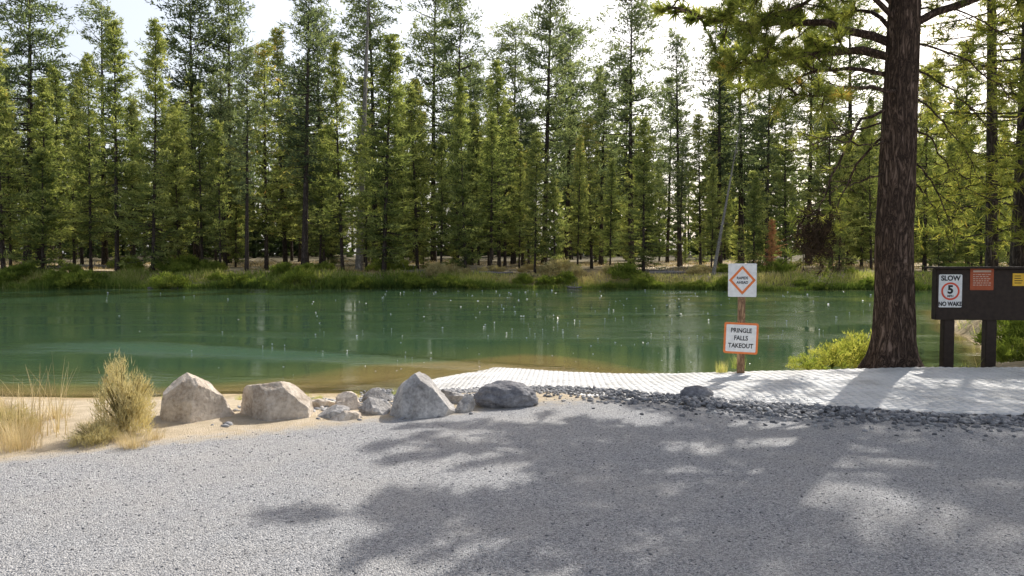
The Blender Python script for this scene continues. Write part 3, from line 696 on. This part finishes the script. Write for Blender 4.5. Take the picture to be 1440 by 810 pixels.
def log(px,py,d,L,r,az,label,tilt=0):
    x=(px-720)/F*d;z=float(height(x,d))+r*.7
    W=Acc();pts=np.array([[-L/2,0,0],[-L/4,.05,.03],[0,0,.02],[L/4,-.06,0],[L/2,.02,.05]]);V,T=tube(pts,[r,r*.95,r*.85,r*.7,r*.5],10);W.add(V,T)
    for k in range(7):
        q=np.array([random.uniform(-L/2,L/2),0,r*.5]);dd=np.array([random.uniform(-.4,.4),random.uniform(-.6,.6),1])*random.uniform(.2,.6)
        V,T=tube(np.array([q,q+dd*.6,q+dd]),[r*.2,r*.13,.01],4);W.add(V,T)
    o=link(bpy.data.objects.new('fallen_log',W.mesh('fallen_log',M_snag,True)));o.location=(x,d,z);o.rotation_euler=(0,tilt,az);set_top(o,label,"log","fallen logs on the far bank")
for q in ((610,380,56,5,.16,.1),(690,385,55,3.5,.12,-.2),(930,380,58,6,.15,.05),(800,400,51.3,2.6,.1,-.9),(240,400,51.2,3,.09,.4),(140,360,66,7,.2,.15),(60,365,62,5,.18,-.1),(460,400,51.0,2.4,.08,.1),(960,395,54,5,.14,-.05)):
    log(*q,"weathered grey fallen log on the riverbank")

# ---------------------------------------------------------------- signs
def flat(name,col,rough=.6,var=.08,spec=.3):
    m,nt,out=newmat(name);v=mapping(nt,(1,1,1));n_=noise(nt,14,5,v)
    a=tuple(max(0,x*(1-var*2)) for x in col);princ(nt,out,ramp(nt,n_,[(.3,a),(.6,col)]),rough,None,spec);return m
M_white=flat('paint_white',(.82,.82,.8));M_orange=flat('paint_orange',(.82,.22,.06));M_black=flat('paint_black',(.02,.02,.02))
M_post=barkmat('post_wood',(.14,.08,.05),(.36,.23,.13),(.5,.34,.2),1.5,.2)
M_kiosk=flat('kiosk_brown',(.04,.027,.02),.7,.2);M_rustred=flat('sign_brown_red',(.42,.1,.04));M_yellow=flat('sign_yellow',(.82,.5,.05));M_red=flat('sign_red',(.75,.1,.05))
M_metal=flat('bolt_metal',(.4,.4,.4),.4)
def bevbox(name,sx,sy,sz,mat,bev=.004,loc=(0,0,0),parent=None,rot=None,label=None):
    bm=bmesh.new();bmesh.ops.create_cube(bm,size=1)
    bmesh.ops.scale(bm,vec=(sx,sy,sz),verts=bm.verts)
    bmesh.ops.bevel(bm,geom=list(bm.edges),offset=bev,segments=2,affect='EDGES')
    me=bpy.data.meshes.new(name);bm.to_mesh(me);bm.free();me.materials.append(mat)
    o=link(bpy.data.objects.new(name,me),parent);o.location=loc
    if rot: o.rotation_euler=rot
    if label:o["label"]=label
    return o
def rrect(w,h,r,seg=6):
    pts=[]
    for cx,cy,a0 in ((w/2-r,h/2-r,0),(-w/2+r,h/2-r,90),(-w/2+r,-h/2+r,180),(w/2-r,-h/2+r,270)):
        for k in range(seg+1):
            a=math.radians(a0+90*k/seg);pts.append((cx+r*math.cos(a),cy+r*math.sin(a)))
    return pts
def plate(name,pts,th,mat,loc,parent,inner=None):
    bm=bmesh.new()
    if inner is None:
        f=bm.faces.new([bm.verts.new((x,0,z)) for x,z in pts])
        r=bmesh.ops.extrude_face_region(bm,geom=[f])
        for v in r['geom']:
            if isinstance(v,bmesh.types.BMVert): v.co.y-=th
    else:
        for i in range(len(pts)):
            j=(i+1)%len(pts);a,b,c,d=pts[i],pts[j],inner[j],inner[i]
            A=[bm.verts.new((q[0],-th,q[1])) for q in (a,b,c,d)];B=[bm.verts.new((q[0],0,q[1])) for q in (a,b,c,d)]
            bm.faces.new(A);bm.faces.new([B[0],B[1],A[1],A[0]]);bm.faces.new([B[2],B[3],A[3],A[2]])
        bmesh.ops.remove_doubles(bm,verts=bm.verts,dist=1e-5)
    bmesh.ops.recalc_face_normals(bm,faces=bm.faces)
    me=bpy.data.meshes.new(name);bm.to_mesh(me);bm.free();me.materials.append(mat)
    o=link(bpy.data.objects.new(name,me),parent);o.location=loc;return o
def text(body,size,mat,loc,parent,bold=.0,sx=1.0):
    cu=bpy.data.curves.new('lettering','FONT');cu.body=body;cu.size=size;cu.align_x='CENTER';cu.align_y='CENTER';cu.extrude=.0008;cu.offset=bold
    t=bpy.data.objects.new('tmp',cu);COL.objects.link(t)
    dg=bpy.context.evaluated_depsgraph_get();me=bpy.data.meshes.new_from_object(t.evaluated_get(dg))
    bpy.data.objects.remove(t)
    me.materials.clear();me.materials.append(mat)
    o=link(bpy.data.objects.new('lettering',me),parent);o.location=loc;o.rotation_euler=(math.radians(90),0,0);o.scale=(sx,1,1);return o
d=10.5;sx_=(1044-720)/F*d
S=link(bpy.data.objects.new('warning_sign',None));zb=-.08;S.location=(sx_,d,zb);S.rotation_euler=(0,0,math.radians(-10))
set_top(S,"wooden post with rapids warning and takeout signs beside ramp","sign")
bevbox('post',.10,.09,1.62,M_post,.006,(0,.05,.74),S)
def zz(py): return CAMZ+(HOR-py)/F*d-zb
w1=.40;h1=(417-370)/F*d
p1=plate('sign_panel',rrect(w1,h1,.015),.006,M_white,(.0,0,zz(394)),S)
p1["label"]="white panel with orange warning diamond"
q=.215;qi=.165
plate('warning_diamond',[(q*.88,0),(0,q),(-q*.88,0),(0,-q)],.0015,M_orange,(0,-.0065,0),p1,[(qi*.88,0),(0,qi),(-qi*.88,0),(0,-qi)])
text("RAPIDS",.055,M_black,(0,-.0085,.03),p1,.001,.9);text("AHEAD",.055,M_black,(0,-.0085,-.035),p1,.001,.9)
w2=.485;h2=(498-454)/F*d
p2=plate('sign_panel',rrect(w2,h2,.03),.006,M_orange,(-.01,0,zz(476)),S);p2.rotation_euler=(0,math.radians(2),0)
p2["label"]="orange bordered panel reading PRINGLE FALLS TAKEOUT"
plate('white_field',rrect(w2-.06,h2-.06,.015),.0015,M_white,(0,-.0065,0),p2)
for i,t_ in enumerate(("PRINGLE","FALLS","TAKEOUT")): text(t_,.092,M_black,(0,-.0085,.112-i*.112),p2,.0025,.84)
for k,pp in ((.17,p1),(-.17,p1)): 
    bevbox('bolt',.014,.008,.014,M_metal,.002,(0,-.012,k*1.2),pp)

d=10.9;kx=(1393-720)/F*d
K=link(bpy.data.objects.new('notice_board',None));K.location=(kx+.1,d,0);K.rotation_euler=(0,0,math.radians(-4))
set_top(K,"dark brown wooden notice board on posts with small signs","notice board")
def kz(py): return CAMZ+(HOR-py)/F*d
def kxp(px): return (px-720)/F*d-(kx+.1)
x0=kxp(1317);x1=x0+1.75
zc=(kz(450)+kz(378))/2;hh_=kz(378)-kz(450)
bevbox('board',x1-x0,.14,hh_,M_kiosk,.01,((x0+x1)/2,0,zc),K)
bevbox('top_cap',x1-x0+.16,.34,.03,M_kiosk,.006,((x0+x1)/2,0,kz(378)+.018),K)
for px in (1337,1394,):
    bevbox('post',.16,.12,kz(450)+.25,M_kiosk,.008,(kxp(px),.01,(kz(450)-.25)/2-.002),K)
bevbox('post',.16,.12,kz(450)+.25,M_kiosk,.008,(x1-.15,.01,(kz(450)-.25)/2-.002),K)
yf=-.0725
a=plate('speed_sign',rrect(.34,.50,.02),.004,M_white,(kxp(1335)+.01,yf,kz(409)),K);a["label"]="white sign reading SLOW 5 MPH NO WAKE"
text("SLOW",.105,M_black,(0,-.0055,.19),a,.0035,.95);text("NO WAKE",.088,M_black,(0,-.0055,-.2),a,.0035,.82)
cir=lambda r:[(r*math.cos(k/36*6.28318),r*math.sin(k/36*6.28318)) for k in range(36)]
plate('speed_ring',cir(.135),.0015,M_red,(0,-.0045,-.005),a,cir(.108))
text("5",.17,M_black,(0,-.0055,.015),a,.007);text("MPH",.045,M_black,(0,-.0055,-.08),a,.001)
b=plate('notice_sign',rrect(.34,.34,.01),.004,M_rustred,(kxp(1378),yf,kz(392)),K);b["label"]="rust red sign with rows of pale small print"
bm=bmesh.new()
def bar(bm,x,z,w,h):
    bm.faces.new([bm.verts.new(v) for v in ((x,0,z),(x+w,0,z),(x+w,0,z+h),(x,0,z+h))])
bar(bm,-.13,.10,.26,.03)
for r_i in range(6):
    xx=-.13
    while xx<.1:
        ww=random.uniform(.015,.05);bar(bm,xx,.06-r_i*.032,min(ww,.13-xx),.012);xx+=ww+.012
me=bpy.data.meshes.new('small_print');bm.to_mesh(me);bm.free();me.materials.append(flat('print_pale',(.6,.45,.35)));o=link(bpy.data.objects.new('small_print',me),b);o.location=(0,-.006,0)
c=plate('yellow_sign',rrect(.17,.19,.008),.004,M_yellow,(kxp(1427),yf,kz(393)),K)
bm=bmesh.new()
for r_i in range(4): bar(bm,-.06,.05-r_i*.035,random.uniform(.08,.12),.01)
me=bpy.data.meshes.new('small_print');bm.to_mesh(me);bm.free();me.materials.append(M_black);o=link(bpy.data.objects.new('small_print',me),c);o.location=(0,-.006,0)
e_=plate('notice_sign',rrect(.3,.3,.008),.004,M_white,(x1-.3,yf,zc),K)

# ---------------------------------------------------------------- light, camera
SUN_AZ=math.radians(34);SUN_EL=math.radians(43)
W=bpy.data.worlds.new("World");scene.world=W;W.use_nodes=True;nt=W.node_tree
bg=nt.nodes['Background'];sky=nt.nodes.new('ShaderNodeTexSky');sky.sky_type='NISHITA';sky.sun_disc=False
sky.sun_elevation=SUN_EL;sky.sun_rotation=SUN_AZ;sky.air_density=1.0;sky.dust_density=5;sky.ozone_density=1.0
tc=nt.nodes.new('ShaderNodeTexCoord');sp=nt.nodes.new('ShaderNodeSeparateXYZ');nt.links.new(tc.outputs['Generated'],sp.inputs[0])
hz=ramp(nt,sp.outputs[2],[(0,(3.8,3.8,3.8)),(.36,(3.4,3.4,3.4)),(.55,(.5,.5,.55)),(1,(.0,.0,.0))])
nt.links.new(mixc(nt,1.0,sky.outputs[0],hz,'ADD'),bg.inputs[0]);bg.inputs[1].default_value=.14
ld=bpy.data.lights.new('sun','SUN');ld.energy=5;ld.angle=math.radians(.5);ld.color=(1,.97,.92)
lo=bpy.data.objects.new('sun',ld);COL.objects.link(lo)
sd=Vector((math.sin(SUN_AZ)*math.cos(SUN_EL),math.cos(SUN_AZ)*math.cos(SUN_EL),math.sin(SUN_EL)))
lo.rotation_euler=sd.to_track_quat('Z','Y').to_euler();lo.location=(0,0,30)
cd=bpy.data.cameras.new('camera');cd.sensor_width=36;cd.lens=F/1440*36;cd.clip_end=1500;cd.clip_start=.1
co_=bpy.data.objects.new('camera',cd);COL.objects.link(co_);co_.location=(0,0,CAMZ)
co_.rotation_euler=(math.radians(90)-math.atan((405-HOR)/F),0,0);scene.camera=co_
scene.view_settings.view_transform='Standard';scene.view_settings.look='None';scene.view_settings.exposure=0
